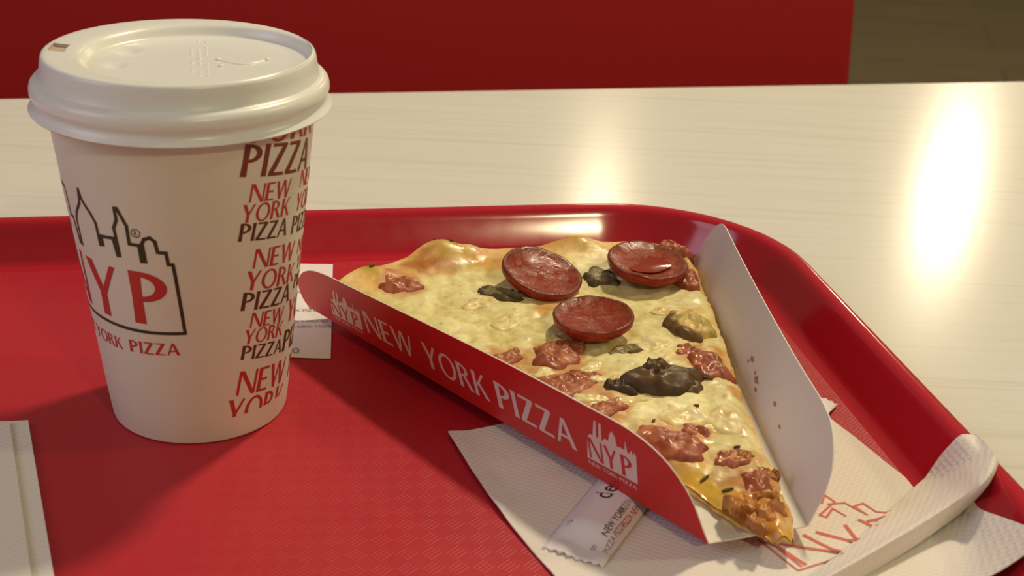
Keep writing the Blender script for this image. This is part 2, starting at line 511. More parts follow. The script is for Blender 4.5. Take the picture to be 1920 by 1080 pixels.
# right-hand column of words: text, (theta, z) of left baseline, (theta, z) of right baseline, cap height, ink
RED, BRN = M_red_ink, M_brown_ink
ROWS = [
 ('YORK', (-53.0, 107.2), (-4.0, 101.6), 9.6, RED),
 ('PIZZA', (-53.3, 96.2), (-6.5, 90.0), 10.4, new_mat('red_brown_ink', (0.20, 0.04, 0.022), 0.5, 0.3)),
 ('NEW', (-48.9, 87.0), (-24.0, 84.4), 6.0, RED),
 ('YORK', (-53.0, 80.6), (-23.5, 78.0), 6.0, RED),
 ('PIZZA', (-54.0, 74.4), (-24.0, 71.0), 6.0, BRN),
 ('NEW', (-46.0, 63.6), (-15.0, 60.1), 6.6, RED),
 ('YORK', (-50.5, 56.5), (-12.0, 51.4), 6.6, RED),
 ('PIZZA', (-52.3, 49.3), (-15.5, 45.0), 6.4, BRN),
 ('NEW', (-46.7, 42.0), (-21.5, 38.9), 5.4, RED),
 ('YORK', (-50.5, 36.3), (-21.0, 33.5), 5.3, RED),
 ('PIZZA', (-51.9, 30.8), (-20.0, 26.7), 5.1, BRN),
 ('NEW', (-54.7, 17.3), (-14.0, 13.6), 9.0, RED),
 ('YORK', (-62.0, 6.4), (-14.0, 3.0), 9.6, RED),
 # the next column round the side
 ('NEW', (-14.0, 85.2), (11.0, 82.0), 5.6, RED), ('YORK', (-17.0, 77.6), (11.0, 74.5), 6.0, RED), ('PIZZA', (-19.5, 70.2), (11.0, 66.5), 6.0, BRN),
 ('NEW', (-9.0, 60.5), (16.0, 57.5), 5.0, RED), ('YORK', (-8.0, 54.5), (18.0, 51.5), 5.0, RED), ('PIZZA', (-10.0, 48.0), (18.0, 44.5), 5.0, BRN),
 ('YORK', (-16.5, 37.0), (30.0, 31.0), 8.0, RED), ('PIZZA', (-18.7, 26.4), (30.0, 20.0), 7.6, BRN), ('NEW', (-5.0, 12.6), (35.0, 8.6), 8.4, RED),
]
ZCLIP = 9.0
for text, a, b, cap, ink in ROWS:
    ex = (b[0]-a[0], b[1]-a[1])
    sh = cap*0.17*rdeg(a[1]+cap/2)
    polys = affine_word(text, a, ex, (sh, cap), 0.085)
    polys = [clip_below(p, lambda q: q[1]-ZCLIP) for p in polys]
    polys = [clip_below(p, lambda q: 110.5-q[1]) for p in polys]
    cup_print('printed_word', polys, ink)

# outline logo on the front left
sky = [(-170, 43.6), (-170, 66), (-166, 67), (-165, 86), (-160, 86), (-159, 71), (-155.5, 71), (-155, 86.5), (-148.5, 86.3), (-146.6, 81.1), (-147.0, 77.0),
 (-143.5, 76.8), (-141.0, 68.8), (-138.7, 68.6), (-139.3, 77.2), (-137.5, 79.8), (-132.5, 84.0), (-131.2, 88.8), (-129.9, 85.6), (-125.0, 81.8), (-122.5, 79.0), (-122.0, 71.8), (-120.0, 72.1), (-120.3, 75.0),
 (-113.2, 75.4), (-111.9, 69.6), (-110.7, 69.7), (-111.6, 79.1), (-109.5, 82.1), (-109.7, 86.0), (-108.4, 86.1), (-104.6, 80.5), (-104.5, 74.5), (-99.7, 74.4), (-99.4, 68.9), (-97.5, 68.9), (-98.1, 75.1),
 (-96.9, 76.7), (-94.1, 77.4), (-91.9, 76.1), (-91.1, 72.5), (-87.3, 72.4), (-86.7, 68.4), (-84.6, 68.4), (-83.9, 64.0), (-81.4, 43.6), (-90, 43.4), (-99.5, 43.2), (-114.1, 43.2), (-128.8, 43.4), (-146.6, 43.4), (-158, 43.5)]
KD = rdeg(64)
polys = [[(x*KD, y) for x, y in p] for p in ribbon([(t/KD, z) for t, z in sky], 1.15, True)]
cup_print('skyline_outline', polys, M_line_ink)
def upright(text, a, b, cap, ink, name='printed_word', gap=0.11):
    cup_print(name, affine_word(text, a, (b[0]-a[0], b[1]-a[1]), (0, cap), gap), ink, 3)
upright('N', (-164.0, 46.0), (-143.5, 46.0), 19.0, M_red_ink, 'printed_letter')
upright('Y', (-138.0, 45.8), (-115.2, 45.8), 19.0, M_red_ink, 'printed_letter')
upright('P', (-107.2, 46.2), (-88.4, 46.2), 18.9, M_red_ink, 'printed_letter')
upright('NEW', (-168.0, 34.1), (-149.0, 34.1), 4.4, M_red_ink)
upright('YORK', (-145.5, 34.1), (-119.5, 34.2), 4.4, M_red_ink)
upright('PIZZA', (-114.0, 34.5), (-84.8, 35.4), 4.5, M_red_ink)
# registered mark
ring = ribbon([(-100.6/KD+1.35*math.cos(a*math.tau/20), 78.5+1.35*math.sin(a*math.tau/20)) for a in range(20)], 0.28, True)
ring = [[(x*KD, y) for x, y in p] for p in ring]
ring += affine_word('R', (-101.3, 77.7), (1.3, 0), (0, 1.6))
cup_print('registered_mark', ring, M_line_ink, 0)

# ------------------------------------------------------------------ napkins, sachets, slip (under the box)
def sheet(name, rows, mat, parent=None, thick=0.0005, **kw):
    """grid of top points -> thin closed sheet"""
    nu = len(rows[0]); nv = len(rows)
    V = [q for r in rows for q in r] + [q-Vector((0, 0, thick)) for r in rows for q in r]
    Fc = []; N = nu*nv
    for j in range(nv-1):
        for i in range(nu-1):
            a = j*nu+i
            Fc.append((a, a+1, a+nu+1, a+nu)); Fc.append((N+a, N+a+nu, N+a+nu+1, N+a+1))
    rim = [i for i in range(nu)] + [j*nu+nu-1 for j in range(1, nv)] + [(nv-1)*nu+i for i in range(nu-2, -1, -1)] + [j*nu for j in range(nv-2, 0, -1)]
    for k in range(len(rim)):
        a, b = rim[k], rim[(k+1) % len(rim)]
        Fc.append((b, a, N+a, N+b))
    o = mesh_obj(name, V, Fc, mat, parent, True, **kw)
    bm = bmesh.new(); bm.from_mesh(o.data); bmesh.ops.recalc_face_normals(bm, faces=bm.faces[:]); bm.to_mesh(o.data); bm.free()
    autosmooth(o, 50)
    return o
def nz(x, y, s, seed=0): return noise.noise(Vector((x*s, y*s, seed*7.3)))

napkin = thing('paper_napkin', 'white embossed paper napkin with red logo, crumpled under the slice box', 'napkin', mm((70, 360, 0)))
# lower flat layer: corners at left corner, far right, right edge, and beyond the frame
nd_l = Vector((0.42, -0.906)); nd_w = Vector((0.906, 0.42))
O_ = Vector((-19.4, 396.4))
rows = []
for j in range(64):
    b = j*2.4
    r = []
    for i in range(56):
        a = i*133/55
        q = O_ + nd_w*a + nd_l*b
        uu = q.x*math.cos(AR)+q.y*math.sin(AR)
        if uu > 207: q -= Vector((tu.x, tu.y))*(uu-207)
        # left edge bows inwards below the corner as in a relaxed sheet
        if i < 12:
            q += nd_w*(-2.0*math.sin(min(1, b/85)*math.pi))*(1-i/12)
        z = 0.9 + 0.35*nz(q.x, q.y, 0.05, 1) + 0.25*nz(q.x, q.y, 0.12, 2)
        z += 1.6*math.exp(-(a/5.0)**2)*(0.5+0.5*math.sin(b*0.06+0.4))
        r.append(mm((q.x, q.y, max(z, 0.75))))
    rows.append(r)
nap_sheet = sheet('napkin_sheet', rows, M_nap, napkin)
WALLZ = [(19.5, 0), (17.0, 0.35), (15.2, 1.4), (13.8, 3.2), (8.4, 13.8), (7.2, 16.2), (6.2, 17.4), (5.0, 18.0), (0.0, 18.0)]
def tray_z(q):
    """height of the tray surface (mm) under a point near the right wall"""
    i = UR-(q.x*math.cos(AR)+q.y*math.sin(AR))
    if i >= 19.5: return 0.0
    if i <= 5.0: return 18.0 if i > -0.5 else -3.0
    for (a, za), (b, zb_) in zip(WALLZ, WALLZ[1:]):
        if b <= i <= a: return za+(zb_-za)*(a-i)/(a-b)
    return 0.0
def curve_rows(cols, nv, sub):
    """cols: list of polylines (mm) across the strip; returns grid rows"""
    C2 = [smooth_poly(c, 8) for c in cols]
    out = []
    for k in range(len(C2[0])):
        line = smooth_poly([c[k] for c in C2], sub)
        out.append([mm((q.x, q.y, max(q.z, tray_z(q)+0.9))) for q in line])
    return out
Bl = [(87.3, 320.1, 1.7), (111.9, 347.5, 1.7), (136.9, 378.2, 1.9), (147.8, 381.3, 11.5), (153.0, 381.3, 19.3)]
Bm = [(88.5, 315.0, 5.0), (113.0, 338.0, 5.8), (138.0, 363.0, 6.5), (147.2, 366.5, 16.0), (153.6, 371.5, 21.0)]
Br = [(89.4, 311.5, 8.0), (113.3, 330.8, 9.0), (137.8, 350.0, 12.0), (146.2, 351.7, 19.5), (153.0, 362.5, 22.3)]
Be = [(97.9, 317.5, 2.0), (123.2, 338.7, 2.6), (144.6, 356.8, 6.0), (149.5, 354.3, 17.5), (154.6, 362.6, 20.3)]
sheet('rolled_edge', curve_rows([Bl, Bm, Br, Be], 0, 6), M_nap, napkin)
Ct = [(98.7, 330.7, 1.6), (125.6, 349.4, 1.6), (144.1, 362.7, 4.0), (148.9, 347.7, 11.0), (154.0, 330.4, 17.9)]
Cm = [(97.0, 323.0, 1.5), (122.0, 335.0, 1.6), (140.0, 342.0, 2.6), (146.5, 335.0, 9.0), (153.0, 326.0, 17.0)]
Cb = [(96.2, 315.7, 1.5), (118.7, 319.9, 1.5), (134.4, 322.1, 2.0), (143.6, 322.2, 7.2), (151.5, 321.7, 15.6)]
sheet('under_fold', curve_rows([Ct, Cm, Cb], 0, 6), M_nap, napkin)
# red logo on the napkin
segs = [[(78.8, 342.1), (88.1, 327.4), (102.4, 335.1)], [(80.6, 343.4), (89.4, 329.7)],
 [(104.2, 369.1), (106.6, 365.5), (100.2, 357.5), (102.1, 356.4), (105.1, 361.6), (108.4, 357.6)],
 [(104.2, 364.0), (109.7, 365.1), (115.5, 358.8), (112.4, 363.5), (115.6, 365.4), (118.8, 360.9), (122.8, 360.7)], [(103.7, 368.4), (102.2, 364.5)]]
thick = [[(82.5, 340.7), (90.6, 330.9)], [(82.5, 341.0), (102.2, 337.3)], [(93.3, 345.6), (102.2, 337.3)], [(97.7, 347.7), (108.3, 342.9)], [(107.3, 352.1), (109.1, 343.5)],
 [(112.4, 355.5), (116.3, 351.7)], [(115.1, 355.1), (119.9, 357.1)]]
polys = []
for s in segs: polys += ribbon(s, 0.75)
for s in thick: polys += ribbon(s, 1.35)
from mathutils.bvhtree import BVHTree
bpy.context.view_layer.update()
def bvh_of(objs):
    V, Fc = [], []
    for o in objs:
        b0 = len(V); M_ = o.matrix_world
        V += [M_ @ v.co for v in o.data.vertices]; Fc += [tuple(i+b0 for i in p.vertices) for p in o.data.polygons]
    return BVHTree.FromPolygons(V, Fc)
nap_tree = bvh_of([c for c in napkin.children])
def drape(a, b, lift):
    h = nap_tree.ray_cast(Vector((a*MM, b*MM, 0.1)), Vector((0, 0, -1)))
    z = h[0].z if h[0] else 0.0015
    return Vector((a*MM, b*MM, z+0.00012+lift))
bm_obj('printed_logo', polys_to_bm(polys, drape, 3), M_nap_ink, nap_sheet, False)

napkin2 = thing('paper_napkin', 'white folded paper napkin lying left of the cup at the frame edge', 'napkin', mm((-165, 345, 0)))
def nap_layer(name, inset, z0, parent):
    A = Vector((-161.1, 391.2)); d1 = Vector((0.4, -0.9165)); d0 = Vector((-0.9165, -0.4))*0.97+Vector((0, 0.22))
    d0.normalize(); rows = []
    for j in range(40):
        r = []
        for i in range(34):
            q = A + d1*(inset*0.3+j*3.2) + d0*(inset+i*2.6)
            z = z0 + 0.4*nz(q.x, q.y, 0.05, 5) + (1.2*math.exp(-(i/2.5)**2) if inset == 0 else 0)*0.4
            r.append(mm((q.x, q.y, z)))
        rows.append(r)
    return sheet(name, rows, M_nap, parent, 0.0006)
nap_layer('bottom_layer', 0, 1.1, napkin2)
nap_layer('top_layer', 6.0, 2.5, napkin2)

def sachet(name, label, E0, ang, length, width, thick, base):
    """stick sachet from its serrated end E0 (middle of the end edge), pointing along ang"""
    t = thing(name, label, 'sachet', mm((E0[0], E0[1], base)), 'stick sachets under the slice box')
    d = Vector((math.cos(ang), math.sin(ang))); w = Vector((-math.sin(ang), math.cos(ang)))
    def P(a, b, z): q = Vector(E0)+d*a+w*b; return mm((q.x, q.y, z))
    def top(a, b):
        e = min(a, length-a); s = max(0, min(1, (e-6.0)/9.0)); s = s*s*(3-2*s)
        return base + 0.45 + thick*s*max(0, 1-abs(2*b/width)**2.6)
    na, nb_ = 64, 14
    V, Fc = [], []
    for j in range(na+1):
        for i in range(nb_+1):
            b = (i/nb_-0.5)*width; a = length*j/na
            if j in (0, na): a += (0.9 if i % 2 else -0.3)*(1 if j == 0 else -1)
            zz = top(length*j/na, b)
            if length*j/na < 6.5 or length*j/na > length-6.5: zz += 0.18*(j % 2) + 0.35*math.sin(i*0.8)
            V.append(P(a, b, zz))
    N = len(V)
    for j in range(na+1):
        for i in range(nb_+1):
            q = V[j*(nb_+1)+i]; b = (i/nb_-0.5)*width
            V.append(Vector((q.x, q.y, min(q.z-0.0002, (base+0.1)*MM + 0.0002))))
    for j in range(na):
        for i in range(nb_):
            a = j*(nb_+1)+i
            Fc.append((a, a+1, a+nb_+2, a+nb_+1)); Fc.append((N+a, N+a+nb_+1, N+a+nb_+2, N+a+1))
    rim = list(range(nb_+1)) + [j*(nb_+1)+nb_ for j in range(1, na+1)] + [na*(nb_+1)+i for i in range(nb_-1, -1, -1)] + [j*(nb_+1) for j in range(na-1, 0, -1)]
    for k in range(len(rim)):
        a, b = rim[k], rim[(k+1) % len(rim)]; Fc.append((b, a, N+a, N+b))
    o = mesh_obj('sachet_body', V, Fc, M_sachet, t)
    bm = bmesh.new(); bm.from_mesh(o.data); bmesh.ops.recalc_face_normals(bm, faces=bm.faces[:]); bm.to_mesh(o.data); bm.free()
    return t, o, P, top
SA = math.radians(64.5)
sach, sbody, SP, Stop = sachet('sugar_sachet', 'white stick sachet with black lettering poking out under the red box wall', (21.4, 327.7), SA, 64, 19.6, 4.2, 1.2)
def sachet_text(text, size, a0, b0, mat, rot=0.0):
    bm = font_bm(text, size)
    bmesh.ops.triangulate(bm, faces=bm.faces[:])
    for v in bm.verts:
        x, y = v.co.x, v.co.y
        v.co = SP(a0+x, b0+y, Stop(a0+x, b0+y)+0.12)
    bm_obj('printed_text', bm, mat, sbody, False)
sachet_text('de', 8.4, 27.6, 0.2, M_black_ink)
sachet_text('H', 3.4, 2.6, -8.9, M_black_ink)
sachet_text('PIZZA PIZZA', 2.5, 6.6, -8.6, M_grey_ink)
sachet_text('NEW YORK', 3.0, 11.5, -6.2, M_black_ink)
sachet_text('PIZZA', 2.6, 25.0, -6.0, M_grey_ink)
sachet_text('PIZZA NEW', 2.4, 20.0, -8.7, M_red_ink)
sachet_text('00', 2.2, 6.0, -4.6, M_grey_ink)
sachet_text('15', 2.4, 11.5, 6.0, M_grey_ink)
sachet('sugar_sachet', 'white crimped sachet end showing between box and right tray wall', (113.6, 434.6), math.radians(238), 62, 16.5, 4.3, 1.3)

slip = thing('paper_slip', 'small white printed paper slip half hidden behind the cup', 'receipt', mm((-98, 490, 0)))
A_ = Vector((-78.6, 536.3)); B_ = Vector((-67.0, 448.4)); lx = Vector((-0.99, -0.04))
rows = []
for j in range(20):
    q0 = A_.lerp(B_, j/19)
    rows.append([mm((q0.x+lx.x*i*2.6, q0.y+lx.y*i*2.6, 0.75+0.25*nz(i*2.6, j*4.6, 0.04, 9))) for i in range(21)])
slip_sheet = sheet('slip_sheet', rows, M_slip, slip, 0.0003)
def slip_text(text, size, x, y, mat):
    bm = font_bm(text, size); bmesh.ops.triangulate(bm, faces=bm.faces[:])
    dn = (B_-A_).normalized(); rt = Vector((-dn.y, dn.x)); 
    if rt.x < 0: rt = -rt
    for v in bm.verts:
        q = Vector((x, y)) + rt*v.co.x - dn*v.co.y
        v.co = mm((q.x, q.y, 1.15))
    bm_obj('printed_text', bm, mat, slip_sheet, False)
slip_text('000', 6.0, -88.0, 449.5, M_grey_ink)
slip_text('JC0', 9.0, -81.5, 492.0, M_black_ink)
slip_text('NEW YORK PIZZA NEW', 2.9, -100.0, 485.0, M_grey_ink)
slip_text('PIZZA NEW YORK 00', 2.7, -98.0, 475.0, M_grey_ink)
slip_text('YORK PIZZA NEW YORK', 2.6, -99.0, 470.0, M_grey_ink)
slip_text('00 00', 3.0, -89.0, 505.0, M_grey_ink)

# ------------------------------------------------------------------ slice box
ZB = 6.0
LP = Vector((61.94, 331.92)); LA = math.radians(133.5); LD = Vector((math.cos(LA), math.sin(LA)))
RP = Vector((93.02, 343.36)); RA = math.radians(95.6); RD = Vector((math.cos(RA), math.sin(RA)))
LEAN = math.radians(17)
LN = Vector((-LD.y, LD.x)); RN = Vector((RD.y, -RD.x))       # outward normals
def wallpt(P0, D, Nn, s, t, off=0.0):
    """s along the fold, t up the wall, off outwards"""
    sx = math.sin(LEAN); cx_ = math.cos(LEAN)
    # slight outward curl towards the free edge
    q = P0 + D*s + Nn*(t*sx + off*cx_)
    return mm((q.x, q.y, ZB + t*cx_ - off*sx))
box = thing('slice_box', 'open red and white cardboard slice box holding the pizza slice', 'food box', mm((40, 420, 5.5)))
TH = 0.45
def card(name, outline, fn, parent, outer_mat, inner_mat, flip=False):
    """planar panel with thickness; fn(s, t, off)"""
    n = len(outline)
    V = [fn(s, t, 0.0) for s, t in outline] + [fn(s, t, TH) for s, t in outline]
    bm = bmesh.new()
    vs = [bm.verts.new(q) for q in V]
    fi = bm.faces.new(vs[:n]); fo = bm.faces.new(list(reversed(vs[n:])))
    fi.material_index = 1; fo.material_index = 0
    for k in range(n):
        f = bm.faces.new((vs[(k+1) % n], vs[k], vs[n+k], vs[n+(k+1) % n])); f.material_index = 1
    bmesh.ops.recalc_face_normals(bm, faces=bm.faces[:])
    return bm_obj(name, bm, [outer_mat, inner_mat], parent, False)
lo = [(0, 0), (0.7, 2.0), (1.8, 5.6), (3.9, 13.5), (7.2, 19.8), (12.1, 25.3), (18.4, 29.0), (26.7, 31.0), (35.6, 31.4), (45.1, 31.2), (60.4, 31.1), (76.7, 30.8), (91.9, 30.2), (121.0, 28.6), (148.4, 26.9), (167.9, 25.7), (180.1, 25.0), (187.5, 24.2),
      (194.4, 22.6), (201.5, 19.0), (207.1, 13.6), (209.4, 8.2), (208.6, 3.0), (206.2, 0.0)]
lo = [tuple(q) for q in smooth_poly(lo, 3)]
ro = [(0, 0), (0.0, 6.0), (0.3, 12.7), (3.2, 19.8), (9.2, 25.1), (17.1, 28.3), (27.8, 29.3), (35.3, 29.3), (53.2, 29.0), (81.5, 29.2), (111.4, 29.8), (145.0, 30.9), (162.1, 31.7), (169.5, 31.9), (175.6, 30.4), (181.1, 25.0), (184.8, 17.8), (187.0, 11.7), (188.7, 7.4), (196.0, 0.0)]
ro = [tuple(q) for q in smooth_poly(ro, 3)]
fnL = lambda s, t, off: wallpt(LP, LD, LN, s, t, off)
fnR = lambda s, t, off: wallpt(RP, RD, RN, s, t, off)
panelL = card('side_panel', lo, fnL, box, M_box_red, M_box_white)
panelL['label'] = 'red printed side panel with white lettering'
panelR = card('side_panel', ro, fnR, box, M_box_red, M_box_white)
panelR['label'] = 'side panel showing its plain white inside'
# base: between the folds, far edge arced
bp = [LP, RP]
for s in (60, 120, 196): bp.append(RP+RD*s)
E1 = LP+LD*206; E0 = RP+RD*196
for k in range(1, 8):
    t = k/8; bp.append(E0.lerp(E1, t))
for s in (206, 120, 60): bp.append(LP+LD*s)
def baseP(s, t, off): return mm((s, t, ZB-off))
card('base_panel', [tuple(q) for q in bp], baseP, box, M_box_red, M_box_white)
# print on the outside of the left wall: x runs from far to near (decreasing s)
def wall_map(s, t, lift): return wallpt(LP, LD, LN, s, t, TH+0.06+lift*1000)
def wall_print(name, polys, mat, extra=0.0):
    bm = polys_to_bm(polys, (lambda a, b, l: wall_map(a, b, l+extra)), 0)
    bmesh.ops.recalc_face_normals(bm, faces=bm.faces[:])
    return bm_obj(name, bm, mat, panelL, False)
wall_print('printed_word', affine_word('NEW', (164.6, 6.0), (-28.6, 0.4), (0, 10.6)), M_box_print)
wall_print('printed_word', affine_word('YORK', (129.6, 6.6), (-34.2, 0.3), (0, 11.2)), M_box_print)
wall_print('printed_word', affine_word('PIZZA', (90.6, 7.0), (-37.4, 0.6), (0, 11.9)), M_box_print)
LOGO = [(48.7, 7.6), (46.8, 17.6), (45.3, 19.5), (44.2, 19.4), (42.4, 26.6), (41.5, 26.8), (42.6, 19.6), (41.6, 19.8), (40.3, 26.6), (39.3, 26.8), (40.3, 19.0), (38.7, 21.2), (37.2, 20.9), (36.3, 24.0), (34.9, 26.3), (33.8, 24.4), (33.6, 20.5),
        (32.2, 21.1), (30.4, 20.9), (29.5, 25.3), (29.3, 20.8), (28.4, 20.4), (27.4, 22.6), (26.9, 20.6), (26.2, 22.2), (25.6, 21.0), (26.9, 8.6)]
def logo_at(map2):
    wall_print('skyline_logo', [[map2(q) for q in LOGO]], M_box_print)
    for ch, a, b in (('N', 47.4, 41.2), ('Y', 40.6, 35.0), ('P', 33.2, 28.6)):
        base_t = 8.4 + (47.4-a)*0.045
        polys = [[map2(q) for q in p] for p in affine_word(ch, (a, base_t), (b-a, 0.3), (-0.5, 9.2))]
        wall_print('logo_letter', polys, M_box_red, 2.5e-5)
    for text, a, b in (('NEW', 48.4, 43.2), ('YORK', 42.2, 36.0), ('PIZZA', 35.0, 27.6)):
        polys = [[map2(q) for q in p] for p in affine_word(text, (a, 5.0+(48.4-a)*0.03), (b-a, 0.15), (0, 1.7))]
        wall_print('printed_word', polys, M_box_print)
logo_at(lambda q: q)
logo_at(lambda q: (168.0+(q[0]-26.9)*0.92, 4.6+(q[1]-7.6)*0.72))
# small sauce marks on the inside of the right wall
random.seed(11)
for s, t, rs, rt in ((88.5, 11.5, 2.2, 1.2), (91.0, 9.4, 1.3, 0.7), (78.0, 8.8, 3.2, 1.3), (75.0, 6.3, 2.2, 0.8), (81.5, 9.8, 1.3, 0.6), (56.2, 11.3, 1.8, 0.8), (45.5, 8.5, 1.5, 0.7)):
    pts = [(s+rs*math.cos(a*math.tau/16)*random.uniform(0.55, 1.15), t+rt*math.sin(a*math.tau/16)*random.uniform(0.55, 1.15)) for a in range(16)]
    bm = polys_to_bm([pts], lambda a, b, l: wallpt(RP, RD, RN, a, b, -0.05))
    bm_obj('sauce_stain', bm, M_stain, panelR, False)

# ------------------------------------------------------------------ pizza slice
Lp = [(81, 332.5), (72, 339), (64.5, 349), (53, 363), (22, 391), (-18, 427), (-48, 455), (-70, 479)]
Rp = [(86.5, 333.0), (88, 346), (86.3, 362), (84.0, 378), (81.5, 410), (80.5, 440), (79.5, 475), (75.5, 516)]
Bp = [(-70, 479), (-58, 491), (-46, 502), (-34, 514), (-24, 518), (-10, 518.5), (4, 521), (20, 526), (30, 531), (42, 531), (58, 532), (69, 527), (75.5, 516)]
def V2(L): return [Vector(q) for q in L]
Lp, Rp, Bp = V2(Lp), V2(Rp), V2(smooth_poly(Bp, 4))
def slice_xy(u, v):
    q = interp(Lp, v).lerp(interp(Rp, v), u)
    if v > 0.3:
        w = ((v-0.3)/0.7)**3
        q = q + (interp(Bp, u) - Bp[0].lerp(Bp[-1], u))*w
    return q
BUB = [(-30, 511, 12, 8, 5.6), (27, 524, 13, 7, 5.2), (-17, 512, 6, 5, 2.6), (52, 528, 14, 4, 2.0), (-55, 488, 12, 6, 2.4), (4, 516, 12, 4, 1.8)]
def base_top(x, y, u, v):
    z = 8.9 + 7.3*min(1, v*1.9)**0.8
    e = max(0, (v-0.90)/0.10)
    z += 3.2*math.sin(min(1, e)*math.pi*0.62)
    for bx, by, rx, ry, h in BUB:
        d = ((x-bx)/rx)**2+((y-by)/ry)**2
        z += h*math.exp(-d*1.4)
    # edges fall away
    ed = min(u, 1-u)*(12+150*v)
    z -= 2.2*math.exp(-(ed/4.0)**2)
    return z
NU, NV = 96, 150
# colour blobs of the top: x, y, radius, colour (linear albedo), strength
CH = (0.80, 0.68, 0.34); CH2 = (0.74, 0.56, 0.20); OR = (0.58, 0.24, 0.035); BRc = (0.36, 0.10, 0.025); YE = (0.66, 0.40, 0.06); CRc = (0.80, 0.50, 0.20); RS = (0.42, 0.07, 0.03)
BL = [(76, 345, 13, OR, 1.0), (80, 336, 8, OR, 1.0), (72, 358, 9, BRc, 0.75), (82, 360, 6, OR, .9), (61, 353, 11, YE, 1.0), (67, 344, 8, YE, 0.9), (58, 361, 8, YE, 0.9), (84, 333, 4, YE, 0.7), (52, 363, 7, YE, .8),
      (80, 372, 6, OR, .6), (-44, 482, 9, RS, 0.95), (-38, 496, 7, BRc, 0.7), (-28, 500, 8, BRc, .55), (-57, 486, 6, YE, .7), (12, 474, 7, OR, 0.8), (22, 468, 5, YE, .8), (12, 465, 4, OR, .7),
      (0, 424, 8, RS, .6), (20, 405, 12, RS, .5), (16, 428, 10, RS, .5), (72, 426, 9, RS, .6), (52, 375, 12, RS, .45), (34, 393, 8, OR, .6), (70, 470, 6, YE, .7), (77, 440, 4, OR, .8), (79, 410, 4, OR, .8),
      (68, 505, 7, RS, .6), (-12, 508, 9, OR, .4), (40, 440, 6, YE, .5), (43, 520, 8, OR, .35), (5, 510, 10, OR, .35), (25, 420, 12, (0.50, 0.22, 0.10), .7), (28, 404, 12, (0.50, 0.22, 0.09), .6), (8, 418, 7, (0.50, 0.24, 0.09), .6), (70, 440, 8, OR, .5), (62, 385, 7, (0.55, 0.30, 0.10), .4), (-36, 500, 9, BRc, .7), (-55, 487, 5, (0.45, 0.33, 0.06), .8), (-26, 509, 6, (0.50, 0.36, 0.08), .7), (28, 523, 7, (0.50, 0.36, 0.08), .6)]
def relief(x, y, v):
    k = 1.0 if v < 0.9 else max(0.25, 1-(v-0.9)/0.08)
    a = nz(x, y, 0.045, 11); b = nz(x, y, 0.11, 12); c = nz(x, y, 0.34, 13)
    return k*(2.2*a + 1.3*abs(b)*1.4 - 0.4 + 0.35*c), a*0.55 + abs(b)*0.9 + 0.25*c
def top_color(x, y, u, v):
    r_, f = relief(x, y, v)
    w = max(0.0, min(1.0, 0.50+1.5*f))
    c = Vector((0.56, 0.42, 0.10)).lerp(Vector((0.79, 0.72, 0.37)), w**0.9)
    e = max(0, min(1, (v-0.93+0.03*nz(x, y, 0.08, 4))/0.025))
    c = c.lerp(Vector((0.82, 0.58, 0.26)).lerp(Vector((0.60, 0.34, 0.07)), max(0, min(1, 0.45+1.3*nz(x, y, 0.09, 8)))), e)
    for bx, by, r, col_, s in BL:
        d = math.hypot(x-bx, y-by) + 0.8*r*nz(x, y, 0.2, bx)
        w = s*max(0, min(1, 1.7*(1-d/r)))
        if w > 0: c = c.lerp(Vector(col_), w)
    for hx, hy, rx, ry, a_, h_ in HAM:
        d = math.hypot((x-hx), (y-hy))/max(rx, ry) + 0.5*nz(x, y, 0.25, hx)
        w = max(0, min(1, 1.9*(1.25-d)))*0.75
        if w > 0: c = c.lerp(Vector((0.56, 0.25, 0.08)), w)
    # small toasted specks
    sp = nz(x, y, 0.5, 77)
    if sp > 0.42: c = c.lerp(Vector((0.50, 0.27, 0.06)), min(1, (sp-0.42)*5)*0.6)
    ed = min(u, 1-u)*(12+150*v)
    if ed < 3.0: c = c.lerp(Vector((0.62, 0.34, 0.07)), (1-ed/3.0)*0.8)
    return c
def top_z(x, y, u, v):
    z = base_top(x, y, u, v) + relief(x, y, v)[0]
    if v < 0.28: z += 0.8*nz(x, y, 0.35, 14)*(1-v/0.28)
    return z
HAM = [(-44, 481, 9, 6, 20, 1.0), (-2, 425, 9, 5, 50, 1.3), (17, 429, 8, 10, 10, 2.2), (18, 406, 13, 9, 40, 1.2), (72, 427, 7, 10, 20, 1.8), (52, 376, 13, 8, -18, 1.6), (71, 500, 6, 9, 10, 3.4), (68, 524, 7, 6, 0, 3.8),
       (33, 393, 9, 4.5, 30, 0.9), (66, 437, 5, 5, 0, 0.9), (73, 369, 6, 5, 40, 0.8), (22, 437, 6, 5, 0, 1.6), (79, 357, 5, 7, 0, 1.0), (27, 415, 6, 5, 20, 1.0), (63, 384, 5, 4, 0, 0.7)]
slice_t = thing('pizza_slice', 'slice of pepperoni, ham and mushroom pizza lying in the red box', 'pizza', mm((20, 440, 6)))
# crust: bread body below the cheese
VT, FT, CT = [], [], []
rows_t, cols_t = [], []
for j in range(NV+1):
    v = j/NV
    for i in range(NU+1):
        u = i/NU
        q = slice_xy(u, v)
        ej = 0.9*nz(q.x, q.y, 0.25, 30)
        if i in (0, NU): q = q + Vector((ej, ej*0.6))
        VT.append(mm((q.x, q.y, top_z(q.x, q.y, u, v)))); CT.append(top_color(q.x, q.y, u, v))
def gi(i, j): return j*(NU+1)+i
FT = [(gi(i, j), gi(i+1, j), gi(i+1, j+1), gi(i, j+1)) for j in range(NV) for i in range(NU)]

